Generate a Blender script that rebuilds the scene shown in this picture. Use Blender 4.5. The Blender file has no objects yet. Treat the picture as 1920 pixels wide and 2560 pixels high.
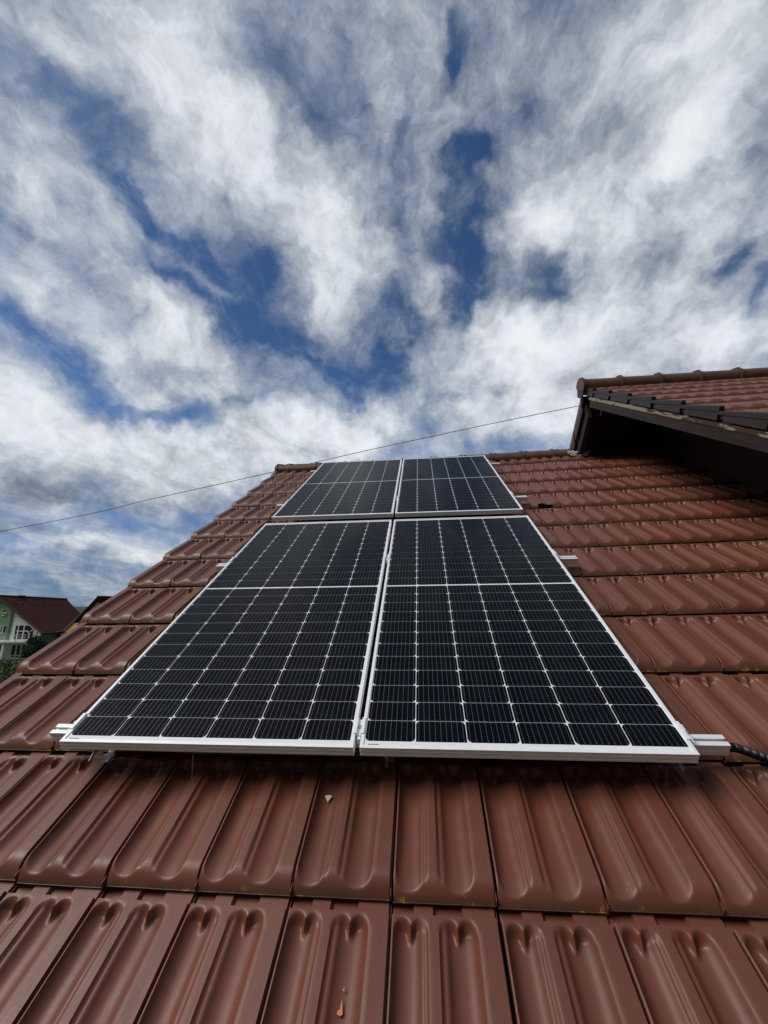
import bpy, bmesh, math, random
import numpy as np
from mathutils import Matrix, Vector, Euler
random.seed(7); rng = np.random.default_rng(7)
C = bpy.context.scene.collection
scene = bpy.context.scene
# light and main colours
SUN_E = 2.3
SKY_TINT = (0.34, 0.53, 0.68)
CLOUD_D = (0.135, 0.175, 0.245); CLOUD_L = (0.755, 0.79, 0.825)
TILE_A = (0.130, 0.039, 0.020); TILE_B = (0.168, 0.053, 0.029); TILE_C = (0.110, 0.030, 0.0155); TILE_D = (0.185, 0.070, 0.044)
R = math.radians

# ------------------------------------------------------------------ camera
cam = bpy.data.cameras.new('camera')
cam_o = bpy.data.objects.new('camera', cam); C.objects.link(cam_o)
cam.sensor_fit = 'VERTICAL'; cam.sensor_height = 36.0; cam.sensor_width = 27.0
cam.lens = 36.0 * 1037.0 / 2560.0
cam.clip_start = 0.05; cam.clip_end = 20000
cam_o.matrix_world = Matrix(((0.995115, 0.032368, 0.093270, 0.2402),
                             (0.098268, -0.233669, -0.967338, -1.4734),
                             (-0.009517, 0.971777, -0.235708, 7.0),
                             (0, 0, 0, 1)))
scene.camera = cam_o

# ------------------------------------------------------------------ exposure
scene.view_settings.view_transform = 'Standard'
scene.view_settings.look = 'None'
scene.view_settings.gamma = 1.0
scene.view_settings.exposure = 0.15
scene.view_settings.use_curve_mapping = False
scene.cycles.use_denoising = True
scene.cycles.max_bounces = 8

# ------------------------------------------------------------------ sun
SUN_EL, SUN_AZ = 48.0, -116.0            # azimuth from +Y (up the roof), negative = left
sl = bpy.data.lights.new('sun', 'SUN'); sl.energy = SUN_E; sl.angle = R(30); sl.color = (1.0, 0.95, 0.88)
so = bpy.data.objects.new('sun', sl); C.objects.link(so)
sd = Vector((math.cos(R(SUN_EL)) * math.sin(R(SUN_AZ)), math.cos(R(SUN_EL)) * math.cos(R(SUN_AZ)), math.sin(R(SUN_EL))))
so.rotation_euler = sd.to_track_quat('Z', 'Y').to_euler()
so.location = (0, 0, 60)

# ------------------------------------------------------------------ sky: clear blue plus a layer of broken cloud, all in world directions
# each row: direction, rotation of its ellipse, two half-widths, change of cloud cover, change of cloud brightness
BLOBS = [
    (-0.477, 0.533, 0.699, -0.719, 0.381, 1.131, 0.047, 0.026, -0.55, 0.0),
    (-0.393, 0.619, 0.679, -0.809, 0.178, 0.733, 0.104, 0.026, -0.5, 0.0),
    (-0.307, 0.667, 0.679, -0.822, 0.076, 0.501, 0.047, 0.036, -0.5, 0.0),
    (-0.431, 0.645, 0.631, -0.888, 0.028, 0.612, 0.102, 0.021, -0.45, 0.0),
    (-0.355, 0.698, 0.622, -0.886, -0.18, 0.325, 0.041, 0.026, -0.4, 0.0),
    (-0.514, 0.387, 0.765, -0.686, 0.146, 1.101, 0.05, 0.033, -0.28, 0.0),
    (-0.491, 0.435, 0.755, -0.709, 0.107, 0.969, 0.044, 0.028, -0.22, 0.0),
    (0.047, 0.489, 0.871, 0.185, 0.482, 1.858, 0.046, 0.015, -0.45, 0.0),
    (0.121, 0.584, 0.803, -0.636, 0.068, -0.112, 0.04, 0.02, -0.6, 0.0),
    (0.1, 0.645, 0.758, 0.072, 0.707, 1.528, 0.072, 0.025, -0.6, 0.0),
    (0.084, 0.717, 0.692, -0.131, 0.798, 1.272, 0.075, 0.037, -0.6, 0.0),
    (-0.025, 0.545, 0.838, 0.097, 0.57, 1.795, 0.053, 0.018, -0.35, 0.0),
    (0.099, 0.765, 0.637, -0.142, 0.872, 1.257, 0.036, 0.029, -0.45, 0.0),
    (0.191, 0.546, 0.816, 0.393, 0.488, 1.959, 0.033, 0.024, -0.3, 0.0),
    (0.233, 0.718, 0.655, -0.828, -0.249, -0.536, 0.039, 0.027, -0.4, 0.0),
    (0.263, 0.744, 0.615, -0.888, 0.226, -0.159, 0.04, 0.024, -0.35, 0.0),
    (0.535, 0.632, 0.561, -0.94, -0.313, -0.924, 0.043, 0.017, -0.5, 0.0),
    (0.572, 0.646, 0.506, -0.825, -0.73, -1.278, 0.036, 0.021, -0.35, 0.0),
    (-0.036, 0.788, 0.615, -0.876, 0.281, 0.272, 0.061, 0.037, -0.45, 0.0),
    (-0.044, 0.843, 0.536, 0.176, 0.994, 1.832, 0.09, 0.036, -0.5, 0.0),
    (0.05, 0.762, 0.645, -0.516, 0.735, 0.803, 0.056, 0.021, -0.3, 0.0),
    (-0.67, 0.558, 0.491, -1.054, 0.109, 0.938, 0.064, 0.019, -0.4, 0.0),
    (-0.633, 0.619, 0.466, -0.995, 0.544, 1.12, 0.061, 0.022, -0.4, 0.0),
    (-0.553, 0.724, 0.413, -1.145, 0.053, 0.676, 0.122, 0.023, -0.5, 0.0),
    (-0.366, 0.717, 0.594, -0.911, 0.252, 0.664, 0.06, 0.025, -0.45, 0.0),
    (-0.262, 0.785, 0.562, -0.963, 0.183, 0.448, 0.088, 0.026, -0.4, 0.0),
    (-0.153, 0.844, 0.515, -1.03, -0.029, 0.162, 0.085, 0.046, -0.4, 0.0),
    (-0.412, 0.797, 0.442, -1.099, -0.228, 0.363, 0.087, 0.02, -0.35, 0.0),
    (-0.178, 0.867, 0.465, -1.069, -0.259, 0.063, 0.086, 0.021, -0.25, 0.0),
    (-0.491, 0.849, 0.195, -1.373, 0.11, 0.546, 0.038, 0.014, -0.4, 0.0),
    (-0.692, 0.721, 0.034, -1.537, -0.014, 0.765, 0.061, 0.034, -0.35, -0.3),
    (0.2, 0.867, 0.456, -1.093, 0.143, -0.153, 0.03, 0.012, -0.3, 0.0),
    (0.11, 0.876, 0.469, -1.079, 0.101, -0.071, 0.031, 0.012, -0.2, 0.0),
    (-0.177, 0.51, 0.842, -0.494, 0.298, 0.834, 0.038, 0.019, -0.2, -0.15),
    (-0.214, 0.453, 0.866, -0.417, 0.328, 1.071, 0.031, 0.029, -0.1, -0.25),
    (-0.352, 0.444, 0.824, -0.555, 0.248, 1.048, 0.115, 0.065, 0.42, 0.4),
    (-0.296, 0.525, 0.798, -0.623, 0.189, 0.768, 0.078, 0.069, 0.35, 0.2),
    (-0.232, 0.587, 0.775, -0.63, 0.286, 0.746, 0.124, 0.053, 0.35, 0.25),
    (-0.161, 0.668, 0.726, -0.218, 0.732, 1.487, 0.086, 0.051, 0.4, 0.3),
    (-0.203, 0.73, 0.653, -0.451, 0.76, 1.23, 0.078, 0.049, 0.3, 0.3),
    (-0.653, 0.501, 0.568, -0.859, 0.516, 1.319, 0.081, 0.045, 0.15, 0.1),
    (-0.556, 0.431, 0.711, -0.752, 0.231, 1.152, 0.027, 0.021, 0.12, 0.3),
    (-0.615, 0.447, 0.65, -0.785, 0.407, 1.319, 0.038, 0.029, 0.2, 0.1),
    (0.459, 0.536, 0.709, -0.759, -0.217, -0.931, 0.074, 0.043, 0.3, 0.4),
    (0.424, 0.566, 0.707, -0.728, -0.326, -0.988, 0.061, 0.027, 0.3, 0.45),
    (0.233, 0.665, 0.71, -0.746, -0.261, -0.61, 0.054, 0.052, 0.45, 0.35),
    (0.434, 0.451, 0.78, -0.671, -0.091, -0.881, 0.05, 0.038, 0.3, 0.35),
    (0.314, 0.484, 0.817, -0.605, -0.115, -0.741, 0.052, 0.024, 0.3, 0.25),
    (0.369, 0.669, 0.645, -0.868, 0.051, -0.461, 0.084, 0.033, 0.3, 0.35),
    (0.405, 0.525, 0.748, -0.707, -0.178, -0.862, 0.151, 0.122, 0.4, -0.1),
    (0.369, 0.669, 0.645, -0.868, 0.051, -0.461, 0.14, 0.098, 0.3, 0.05),
    (0.177, 0.8, 0.574, -0.951, 0.158, -0.106, 0.077, 0.051, 0.5, 0.45),
    (0.366, 0.757, 0.541, -0.995, 0.121, -0.372, 0.152, 0.071, 0.5, 0.35),
    (0.246, 0.837, 0.489, -1.051, 0.178, -0.185, 0.142, 0.058, 0.5, 0.3),
    (0.32, 0.851, 0.415, -1.134, 0.192, -0.271, 0.136, 0.039, 0.5, 0.35),
    (0.151, 0.884, 0.442, -1.11, 0.116, -0.111, 0.061, 0.036, 0.3, 0.3),
    (0.211, 0.897, 0.388, -1.169, 0.13, -0.176, 0.12, 0.026, 0.4, 0.35),
    (0.508, 0.727, 0.462, -1.084, 0.159, -0.526, 0.134, 0.05, 0.5, 0.3),
    (0.373, 0.524, 0.766, -0.698, -0.015, -0.636, 0.067, 0.018, 0.1, -0.35),
    (0.483, 0.596, 0.641, -0.854, -0.22, -0.87, 0.067, 0.023, 0.1, -0.4),
    (0.424, 0.679, 0.599, -0.898, 0.28, -0.342, 0.086, 0.017, 0.1, -0.3),
    (0.514, 0.626, 0.586, -0.941, 0.106, -0.61, 0.056, 0.046, 0.2, -0.15),
    (-0.455, 0.703, 0.547, -0.965, 0.285, 0.767, 0.114, 0.062, 0.4, 0.35),
    (-0.577, 0.638, 0.51, -1.019, 0.233, 0.876, 0.042, 0.035, 0.3, 0.25),
    (-0.429, 0.774, 0.465, -1.081, 0.161, 0.591, 0.082, 0.034, 0.35, 0.3),
    (-0.491, 0.661, 0.567, -0.952, 0.214, 0.789, 0.061, 0.036, 0.25, 0.2),
    (-0.638, 0.551, 0.539, -0.993, 0.168, 0.967, 0.058, 0.021, 0.2, 0.0),
    (-0.721, 0.579, 0.382, -1.176, 0.105, 0.938, 0.098, 0.056, 0.5, 0.35),
    (-0.662, 0.665, 0.346, -1.217, 0.06, 0.805, 0.153, 0.053, 0.5, 0.3),
    (-0.543, 0.768, 0.339, -1.221, -0.133, 0.567, 0.199, 0.048, 0.5, 0.3),
    (-0.286, 0.865, 0.412, -1.137, -0.202, 0.226, 0.212, 0.047, 0.6, 0.4),
    (-0.14, 0.906, 0.399, -1.161, -0.012, 0.148, 0.11, 0.038, 0.4, 0.3),
    (-0.613, 0.735, 0.289, -1.276, -0.096, 0.666, 0.204, 0.037, 0.35, 0.05),
    (-0.332, 0.884, 0.33, -1.234, -0.074, 0.334, 0.157, 0.032, 0.4, 0.2),
    (-0.674, 0.701, 0.233, -1.335, -0.038, 0.756, 0.164, 0.043, 0.3, -0.6),
    (-0.744, 0.639, 0.196, -1.37, -0.169, 0.827, 0.091, 0.037, 0.2, -0.45),
    (-0.566, 0.798, 0.207, -1.361, -0.105, 0.595, 0.103, 0.024, 0.1, -0.4),
    (-0.496, 0.827, 0.263, -1.299, -0.202, 0.485, 0.149, 0.04, 0.4, 0.0),
    (-0.665, 0.737, 0.117, -1.451, -0.182, 0.713, 0.051, 0.016, 0.35, 0.4),
    (-0.553, 0.823, 0.132, -1.434, -0.256, 0.557, 0.069, 0.02, 0.35, 0.35),
    (-0.674, 0.735, 0.073, -1.498, -0.043, 0.74, 0.043, 0.012, 0.25, 0.25),
    (-0.729, 0.669, 0.147, -1.422, -0.117, 0.81, 0.082, 0.02, 0.3, -0.6),
    (-0.648, 0.757, 0.088, -1.483, -0.049, 0.704, 0.135, 0.025, 0.1, -0.6),
    (-0.057, 0.45, 0.891, -0.131, 0.453, 1.405, 0.058, 0.043, 0.2, -0.15),
    (0.156, 0.462, 0.873, -0.239, 0.455, 0.738, 0.06, 0.036, 0.25, -0.05),
    (-0.179, 0.459, 0.87, -0.308, 0.419, 1.278, 0.035, 0.037, 0.1, -0.2),
    (0.195, 0.631, 0.751, -0.668, -0.297, -0.655, 0.041, 0.017, 0.15, 0.0),
    (-0.493, 0.347, 0.798, -0.633, -0.145, 0.763, 0.056, 0.024, 0.2, 0.15),
]

world = bpy.data.worlds.new('World'); scene.world = world; world.use_nodes = True
world.cycles.sampling_method = 'MANUAL'; world.cycles.sample_map_resolution = 256
nt = world.node_tree; nt.nodes.clear()
def N(t, **kw):
    n = nt.nodes.new(t)
    for k, v in kw.items(): setattr(n, k, v)
    return n
def L(a, b): nt.links.new(a, b)
def fin(x, sock):
    if hasattr(x, 'links'): L(x, sock)
    else: sock.default_value = x
def MATH(op, a, b=0.0, c=None, clamp=False):
    n = N('ShaderNodeMath', operation=op, use_clamp=clamp)
    fin(a, n.inputs[0]); fin(b, n.inputs[1])
    if c is not None: fin(c, n.inputs[2])
    return n.outputs[0]
def VM(op, a, b=None, s=None):
    n = N('ShaderNodeVectorMath', operation=op)
    fin(a, n.inputs[0])
    if b is not None: fin(b, n.inputs[1])
    if s is not None: fin(s, n.inputs['Scale'])
    return n.outputs['Value'] if op in ('DOT_PRODUCT', 'LENGTH') else n.outputs['Vector']
def NOISE(vec, scale, detail, rough, dist=0.0, col=False, lac=2.0):
    n = N('ShaderNodeTexNoise'); L(vec, n.inputs['Vector'])
    n.inputs['Scale'].default_value = scale; n.inputs['Detail'].default_value = detail
    n.inputs['Roughness'].default_value = rough; n.inputs['Distortion'].default_value = dist
    n.inputs['Lacunarity'].default_value = lac
    return n.outputs['Color'] if col else n.outputs['Fac']
def SMOOTH(x, a, b, lo=0.0, hi=1.0):
    n = N('ShaderNodeMapRange', interpolation_type='SMOOTHSTEP')
    L(x, n.inputs['Value'])
    for k, v in (('From Min', a), ('From Max', b), ('To Min', lo), ('To Max', hi)): n.inputs[k].default_value = v
    return n.outputs['Result']
def MIX(f, a, b):
    n = N('ShaderNodeMix', data_type='RGBA'); fin(f, n.inputs['Factor'])
    for x, s in ((a, n.inputs['A']), (b, n.inputs['B'])):
        if hasattr(x, 'links'): L(x, s)
        else: s.default_value = (*x, 1)
    return n.outputs['Result']

tc = N('ShaderNodeTexCoord'); D = tc.outputs['Generated']
sep = N('ShaderNodeSeparateXYZ'); L(D, sep.inputs[0])
zup = MATH('MAXIMUM', sep.outputs['Z'], 0.0)
den = MATH('ADD', zup, 0.24)
cmb = N('ShaderNodeCombineXYZ')
L(MATH('DIVIDE', sep.outputs['X'], den), cmb.inputs[0]); L(MATH('DIVIDE', sep.outputs['Y'], den), cmb.inputs[1])
plane = cmb.outputs[0]                                  # position on a flat cloud layer
mp = N('ShaderNodeMapping'); L(plane, mp.inputs['Vector'])
mp.inputs['Rotation'].default_value = (0, 0, R(4)); mp.inputs['Scale'].default_value = (1.0, 0.62, 1.0)
st = mp.outputs[0]                                      # the wind draws the cloud out along the view
warp = VM('SCALE', VM('SUBTRACT', NOISE(D, 5.0, 5, 0.6, col=True), (0.5, 0.5, 0.5)), s=0.20)
Dw = VM('ADD', D, warp)
f1 = NOISE(st, 2.6, 13, 0.57, 0.3)
f2 = NOISE(Dw, 9.0, 9, 0.62)
f3 = NOISE(st, 7.0, 10, 0.58, 0.5)
f7 = NOISE(st, 17.0, 8, 0.66, 1.0)
f6 = NOISE(Dw, 24.0, 6, 0.62)
def BILLOW(x): return MATH('SUBTRACT', 1.0, MATH('ABSOLUTE', MATH('MULTIPLY_ADD', x, 4.0, -2.0)))      # rounded puffs with sharp creases
b1 = MATH('MULTIPLY_ADD', BILLOW(NOISE(Dw, 7.5, 7, 0.5)), 0.16, 0.43)
fb = MATH('MULTIPLY', f1, 0.36)
for x, w in ((f2, 0.26), (f3, 0.18), (b1, 0.25), (f6, 0.10), (f7, 0.06)): fb = MATH('MULTIPLY_ADD', x, w, fb)
fb = MATH('SUBTRACT', fb, 0.605)
cov = 0.43; bri = 0.0
for i, (dx, dy, dz, rx, ry, rz, s1, s2, wc, wb) in enumerate(BLOBS):
    m = N('ShaderNodeMapping', vector_type='TEXTURE')
    L(Dw if i == 0 else VM('ADD', Dw, MATH('MULTIPLY', cov, 1e-7)), m.inputs['Vector'])   # one after another, so few values are held at once
    m.inputs['Location'].default_value = (dx, dy, dz); m.inputs['Rotation'].default_value = (rx, ry, rz)
    m.inputs['Scale'].default_value = (s1, s2, 0.6)
    v = m.outputs[0]
    g = MATH('POWER', 0.36788, VM('DOT_PRODUCT', v, v))
    cov = MATH('MULTIPLY_ADD', g, wc, cov)
    if wb: bri = MATH('MULTIPLY_ADD', g, wb, bri)
c = MATH('MULTIPLY_ADD', fb, 3.0, MATH('MULTIPLY_ADD', MATH('SUBTRACT', cov, 0.5), 1.0, 0.52))
mask = SMOOTH(c, -0.02, 1.08)
thin = SMOOTH(MATH('ADD', MATH('MULTIPLY', f3, 0.6), MATH('MULTIPLY', f7, 0.4)), 0.44, 0.74, 0.0, 0.45)   # thin wisps over the blue
mask = MATH('MAXIMUM', mask, MATH('MULTIPLY', thin, SMOOTH(c, -0.75, 0.25)))
SK = 0.1                                                # Background strength
sky = N('ShaderNodeTexSky', sky_type='NISHITA'); sky.sun_disc = False
sky.sun_elevation = R(SUN_EL); sky.sun_rotation = R(SUN_AZ)
sky.air_density = 1.0; sky.dust_density = 0.6; sky.ozone_density = 2.0
blue = MIX(1.0, sky.outputs[0], (0, 0, 0)).node
blue.blend_type = 'MULTIPLY'; blue.inputs['B'].default_value = (SKY_TINT[0], SKY_TINT[1], SKY_TINT[2], 1)
blue = blue.outputs['Result']
mid = SMOOTH(sep.outputs['Z'], 0.2, 0.6, 1.0, 0.0)
blue = MIX(MATH('MULTIPLY', mid, 0.8), blue, tuple(x / SK for x in (0.085, 0.195, 0.43)))
low = SMOOTH(sep.outputs['Z'], 0.0, 0.16, 1.0, 0.0)
blue = MIX(MATH('MULTIPLY', low, 0.85), blue, tuple(x / SK for x in (0.115, 0.185, 0.275)))
f4 = NOISE(st, 5.0, 10, 0.62, 0.5)
f5 = NOISE(Dw, 6.0, 8, 0.6)
shade = MATH('ADD', MATH('MULTIPLY', MATH('SUBTRACT', f4, 0.5), 1.9), MATH('MULTIPLY', MATH('SUBTRACT', f5, 0.5), 1.35))
shade = MATH('ADD', MATH('MULTIPLY_ADD', bri, 0.62, 0.46), MATH('MULTIPLY_ADD', MATH('SUBTRACT', f6, 0.5), 0.45, shade))
shade = SMOOTH(shade, -0.40, 1.18)
cloud = MIX(shade, tuple(x / SK for x in CLOUD_D), tuple(x / SK for x in CLOUD_L))
col = MIX(mask, blue, cloud)
# darkening added low in the unseen sky behind the camera, to dim downslope faces
back_dim = MATH('MULTIPLY', SMOOTH(sep.outputs['Y'], -0.2, 0.3, 1.0, 0.0), SMOOTH(sep.outputs['Z'], 0.36, 0.86, 1.0, 0.0))
col = MIX(MATH('MULTIPLY', back_dim, 0.95), col, tuple(x / SK for x in (0.055, 0.058, 0.066)))
bg = N('ShaderNodeBackground'); L(col, bg.inputs['Color']); bg.inputs['Strength'].default_value = SK
wo = N('ShaderNodeOutputWorld'); L(bg.outputs[0], wo.inputs[0])

# ================================================================== materials
def material(name, base, rough=0.6, metal=0.0, spec=0.5, var=0.0, vscale=8.0, bump=0.0, bscale=200.0, coat=0.0, stretch=(1, 1, 1), rvar=0.0):
    m = bpy.data.materials.new(name); m.use_nodes = True
    t = m.node_tree; b = t.nodes['Principled BSDF']
    b.inputs['Base Color'].default_value = (*base, 1); b.inputs['Roughness'].default_value = rough
    b.inputs['Metallic'].default_value = metal; b.inputs['Specular IOR Level'].default_value = spec
    b.inputs['Coat Weight'].default_value = coat; b.inputs['Coat Roughness'].default_value = 0.05
    if var or bump or rvar:
        tcn = t.nodes.new('ShaderNodeTexCoord'); mpn = t.nodes.new('ShaderNodeMapping')
        t.links.new(tcn.outputs['Object'], mpn.inputs['Vector']); mpn.inputs['Scale'].default_value = stretch
    if var or rvar:
        n = t.nodes.new('ShaderNodeTexNoise'); t.links.new(mpn.outputs[0], n.inputs['Vector'])
        n.inputs['Scale'].default_value = vscale; n.inputs['Detail'].default_value = 8; n.inputs['Roughness'].default_value = 0.65
        if var:
            mr = t.nodes.new('ShaderNodeMapRange'); t.links.new(n.outputs['Fac'], mr.inputs['Value'])
            mr.inputs['From Min'].default_value = 0.25; mr.inputs['From Max'].default_value = 0.75
            mr.inputs['To Min'].default_value = 1 - var; mr.inputs['To Max'].default_value = 1 + var
            mx = t.nodes.new('ShaderNodeVectorMath'); mx.operation = 'SCALE'; mx.inputs[0].default_value = base
            t.links.new(mr.outputs[0], mx.inputs['Scale']); t.links.new(mx.outputs[0], b.inputs['Base Color'])
        if rvar:
            mr = t.nodes.new('ShaderNodeMapRange'); t.links.new(n.outputs['Fac'], mr.inputs['Value'])
            mr.inputs['From Min'].default_value = 0.3; mr.inputs['From Max'].default_value = 0.7
            mr.inputs['To Min'].default_value = rough - rvar; mr.inputs['To Max'].default_value = rough + rvar
            t.links.new(mr.outputs[0], b.inputs['Roughness'])
    if bump:
        n = t.nodes.new('ShaderNodeTexNoise'); t.links.new(mpn.outputs[0], n.inputs['Vector'])
        n.inputs['Scale'].default_value = bscale; n.inputs['Detail'].default_value = 5
        bp = t.nodes.new('ShaderNodeBump'); t.links.new(n.outputs['Fac'], bp.inputs['Height'])
        bp.inputs['Strength'].default_value = bump; bp.inputs['Distance'].default_value = 0.002
        t.links.new(bp.outputs[0], b.inputs['Normal'])
    return m

def tile_material():
    m = bpy.data.materials.new('glazed_brown_tile'); m.use_nodes = True
    t = m.node_tree; b = t.nodes['Principled BSDF']; Lk = t.links.new
    def nn(x, **k):
        n = t.nodes.new(x)
        for a, v in k.items(): setattr(n, a, v)
        return n
    def noise(vec, s, d, r, stretch=None):
        n = nn('ShaderNodeTexNoise')
        if stretch:
            q = nn('ShaderNodeMapping'); Lk(vec, q.inputs['Vector']); q.inputs['Scale'].default_value = stretch; vec = q.outputs[0]
        Lk(vec, n.inputs['Vector']); n.inputs['Scale'].default_value = s; n.inputs['Detail'].default_value = d; n.inputs['Roughness'].default_value = r
        return n.outputs['Fac']
    def rng_(x, a, bb, lo, hi, smooth=True):
        n = nn('ShaderNodeMapRange'); n.interpolation_type = 'SMOOTHSTEP' if smooth else 'LINEAR'
        Lk(x, n.inputs['Value'])
        for k, v in (('From Min', a), ('From Max', bb), ('To Min', lo), ('To Max', hi)): n.inputs[k].default_value = v
        return n.outputs['Result']
    def math_(op, x, y):
        n = nn('ShaderNodeMath', operation=op)
        for v, s in ((x, n.inputs[0]), (y, n.inputs[1])):
            if hasattr(v, 'links'): Lk(v, s)
            else: s.default_value = v
        return n.outputs[0]
    def mix(f, x, y, bt='MIX'):
        n = nn('ShaderNodeMix', data_type='RGBA', blend_type=bt)
        for v, s in ((f, n.inputs['Factor']), (x, n.inputs['A']), (y, n.inputs['B'])):
            if hasattr(v, 'links'): Lk(v, s)
            elif isinstance(v, tuple): s.default_value = (*v, 1)
            else: s.default_value = v
        return n.outputs['Result']
    co = nn('ShaderNodeTexCoord').outputs['Object']
    at = nn('ShaderNodeAttribute', attribute_name='rnd'); lip = nn('ShaderNodeAttribute', attribute_name='lip')
    col = mix(at.outputs['Fac'], TILE_A, TILE_B)
    big = noise(co, 3.0, 6, 0.6); streak = noise(co, 14.0, 6, 0.6, (6.0, 0.7, 1.0)); fine = noise(co, 260.0, 4, 0.7)
    col = mix(rng_(streak, 0.35, 0.75, 0.0, 0.35), col, TILE_C)
    col = mix(rng_(big, 0.45, 0.8, 0.0, 0.30), col, TILE_D)
    col = mix(rng_(fine, 0.58, 0.8, 0.0, 0.30), col, (0.16, 0.085, 0.062))
    # chips that show raw clay, and pale specks
    vo = nn('ShaderNodeTexVoronoi'); vo.inputs['Scale'].default_value = 17.0
    q = nn('ShaderNodeMapping'); Lk(co, q.inputs['Vector']); q.inputs['Scale'].default_value = (1.0, 0.6, 1.0)
    dd = nn('ShaderNodeVectorMath', operation='ADD'); Lk(q.outputs[0], dd.inputs[0])
    wn = nn('ShaderNodeTexNoise'); Lk(co, wn.inputs['Vector']); wn.inputs['Scale'].default_value = 120.0
    sc = nn('ShaderNodeVectorMath', operation='SCALE'); Lk(wn.outputs['Color'], sc.inputs[0]); sc.inputs['Scale'].default_value = 0.05
    Lk(sc.outputs[0], dd.inputs[1]); Lk(dd.outputs[0], vo.inputs['Vector'])
    sx = nn('ShaderNodeSeparateColor'); Lk(vo.outputs['Color'], sx.inputs[0])
    size = rng_(sx.outputs[0], 0.70, 1.0, 0.0, 0.058, False)
    chip = math_('LESS_THAN', vo.outputs['Distance'], size)
    col = mix(math_('MULTIPLY', chip, 0.8), col, mix(sx.outputs[1], (0.42, 0.15, 0.09), (0.42, 0.34, 0.27)))
    # lichen and dirt along the tile noses
    ln = noise(co, 30.0, 6, 0.7); ln2 = noise(co, 9.0, 3, 0.5)
    lf = math_('MULTIPLY', lip.outputs['Fac'], rng_(ln2, 0.50, 0.60, 0.0, 1.0))
    dirt = math_('MULTIPLY', lip.outputs['Fac'], rng_(ln, 0.35, 0.6, 0.2, 0.9))
    col = mix(dirt, col, (0.055, 0.045, 0.028))
    col = mix(math_('MULTIPLY', lf, rng_(ln, 0.52, 0.58, 0.0, 0.9)), col, (0.40, 0.19, 0.03))
    Lk(col, b.inputs['Base Color'])
    ro = math_('ADD', rng_(streak, 0.3, 0.7, 0.40, 0.50), rng_(fine, 0.3, 0.8, -0.04, 0.08))
    Lk(ro, b.inputs['Roughness'])
    b.inputs['Specular IOR Level'].default_value = 0.46
    bp = nn('ShaderNodeBump'); bp.inputs['Strength'].default_value = 0.18; bp.inputs['Distance'].default_value = 0.0012
    hb = math_('ADD', noise(co, 420.0, 3, 0.6), math_('MULTIPLY', noise(co, 45.0, 4, 0.6), 1.2))
    Lk(hb, bp.inputs['Height']); Lk(bp.outputs[0], b.inputs['Normal'])
    return m

M_TILE = tile_material()
M_RIDGE = material('ridge_clay', (0.105, 0.050, 0.034), 0.5, spec=0.35, var=0.3, vscale=7, bump=0.2)
M_CLIP = material('clip_dark', (0.03, 0.018, 0.014), 0.5)
M_UNDER = material('felt_and_hollow_shade', (0.012, 0.009, 0.008), 0.9)
M_ALU = material('aluminium', (0.88, 0.89, 0.90), 0.42, metal=0.15, spec=0.6, var=0.05, vscale=30, rvar=0.06)
M_RAIL = material('mill_aluminium', (0.87, 0.88, 0.89), 0.36, metal=0.25, spec=0.6, var=0.06, vscale=25, stretch=(0.3, 6, 6), rvar=0.08)
M_STEEL = material('stainless_steel', (0.55, 0.55, 0.54), 0.28, metal=0.95, var=0.1, vscale=40)
M_BACK = material('white_backsheet', (0.80, 0.81, 0.82), 0.4, spec=0.5, coat=0.6)
M_CELL = material('solar_cell', (0.0012, 0.0019, 0.0042), 0.35, spec=0.04, var=0.9, vscale=11.0, coat=0.22)
M_CELL.node_tree.nodes['Principled BSDF'].inputs['Coat IOR'].default_value = 1.38
M_CELL.node_tree.nodes['Principled BSDF'].inputs['Coat Roughness'].default_value = 0.09
M_BUS = material('busbar_tin', (0.19, 0.20, 0.205), 0.4, metal=0.5)
M_INK = material('black_ink', (0.02, 0.02, 0.02), 0.5)
M_BLACK = material('black_plastic', (0.012, 0.012, 0.012), 0.45, spec=0.5)
M_CONDUIT = material('conduit_plastic', (0.010, 0.011, 0.011), 0.35, spec=0.6)
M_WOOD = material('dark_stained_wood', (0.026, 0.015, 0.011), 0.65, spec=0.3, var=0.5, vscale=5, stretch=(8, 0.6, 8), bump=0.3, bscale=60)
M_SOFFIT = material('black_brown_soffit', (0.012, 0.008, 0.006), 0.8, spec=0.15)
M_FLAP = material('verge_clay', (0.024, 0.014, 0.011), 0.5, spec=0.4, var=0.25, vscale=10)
M_MORTAR = material('mortar', (0.42, 0.42, 0.40), 0.9, var=0.3, vscale=30, bump=0.6, bscale=80)
M_CHIP = material('pale_chip', (0.62, 0.52, 0.38), 0.85, var=0.25, vscale=150)
M_ORANGE = material('clay_chip', (0.60, 0.20, 0.10), 0.8, var=0.2, vscale=120)
M_CABLE = material('cable_sheath', (0.018, 0.019, 0.021), 0.55)
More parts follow.
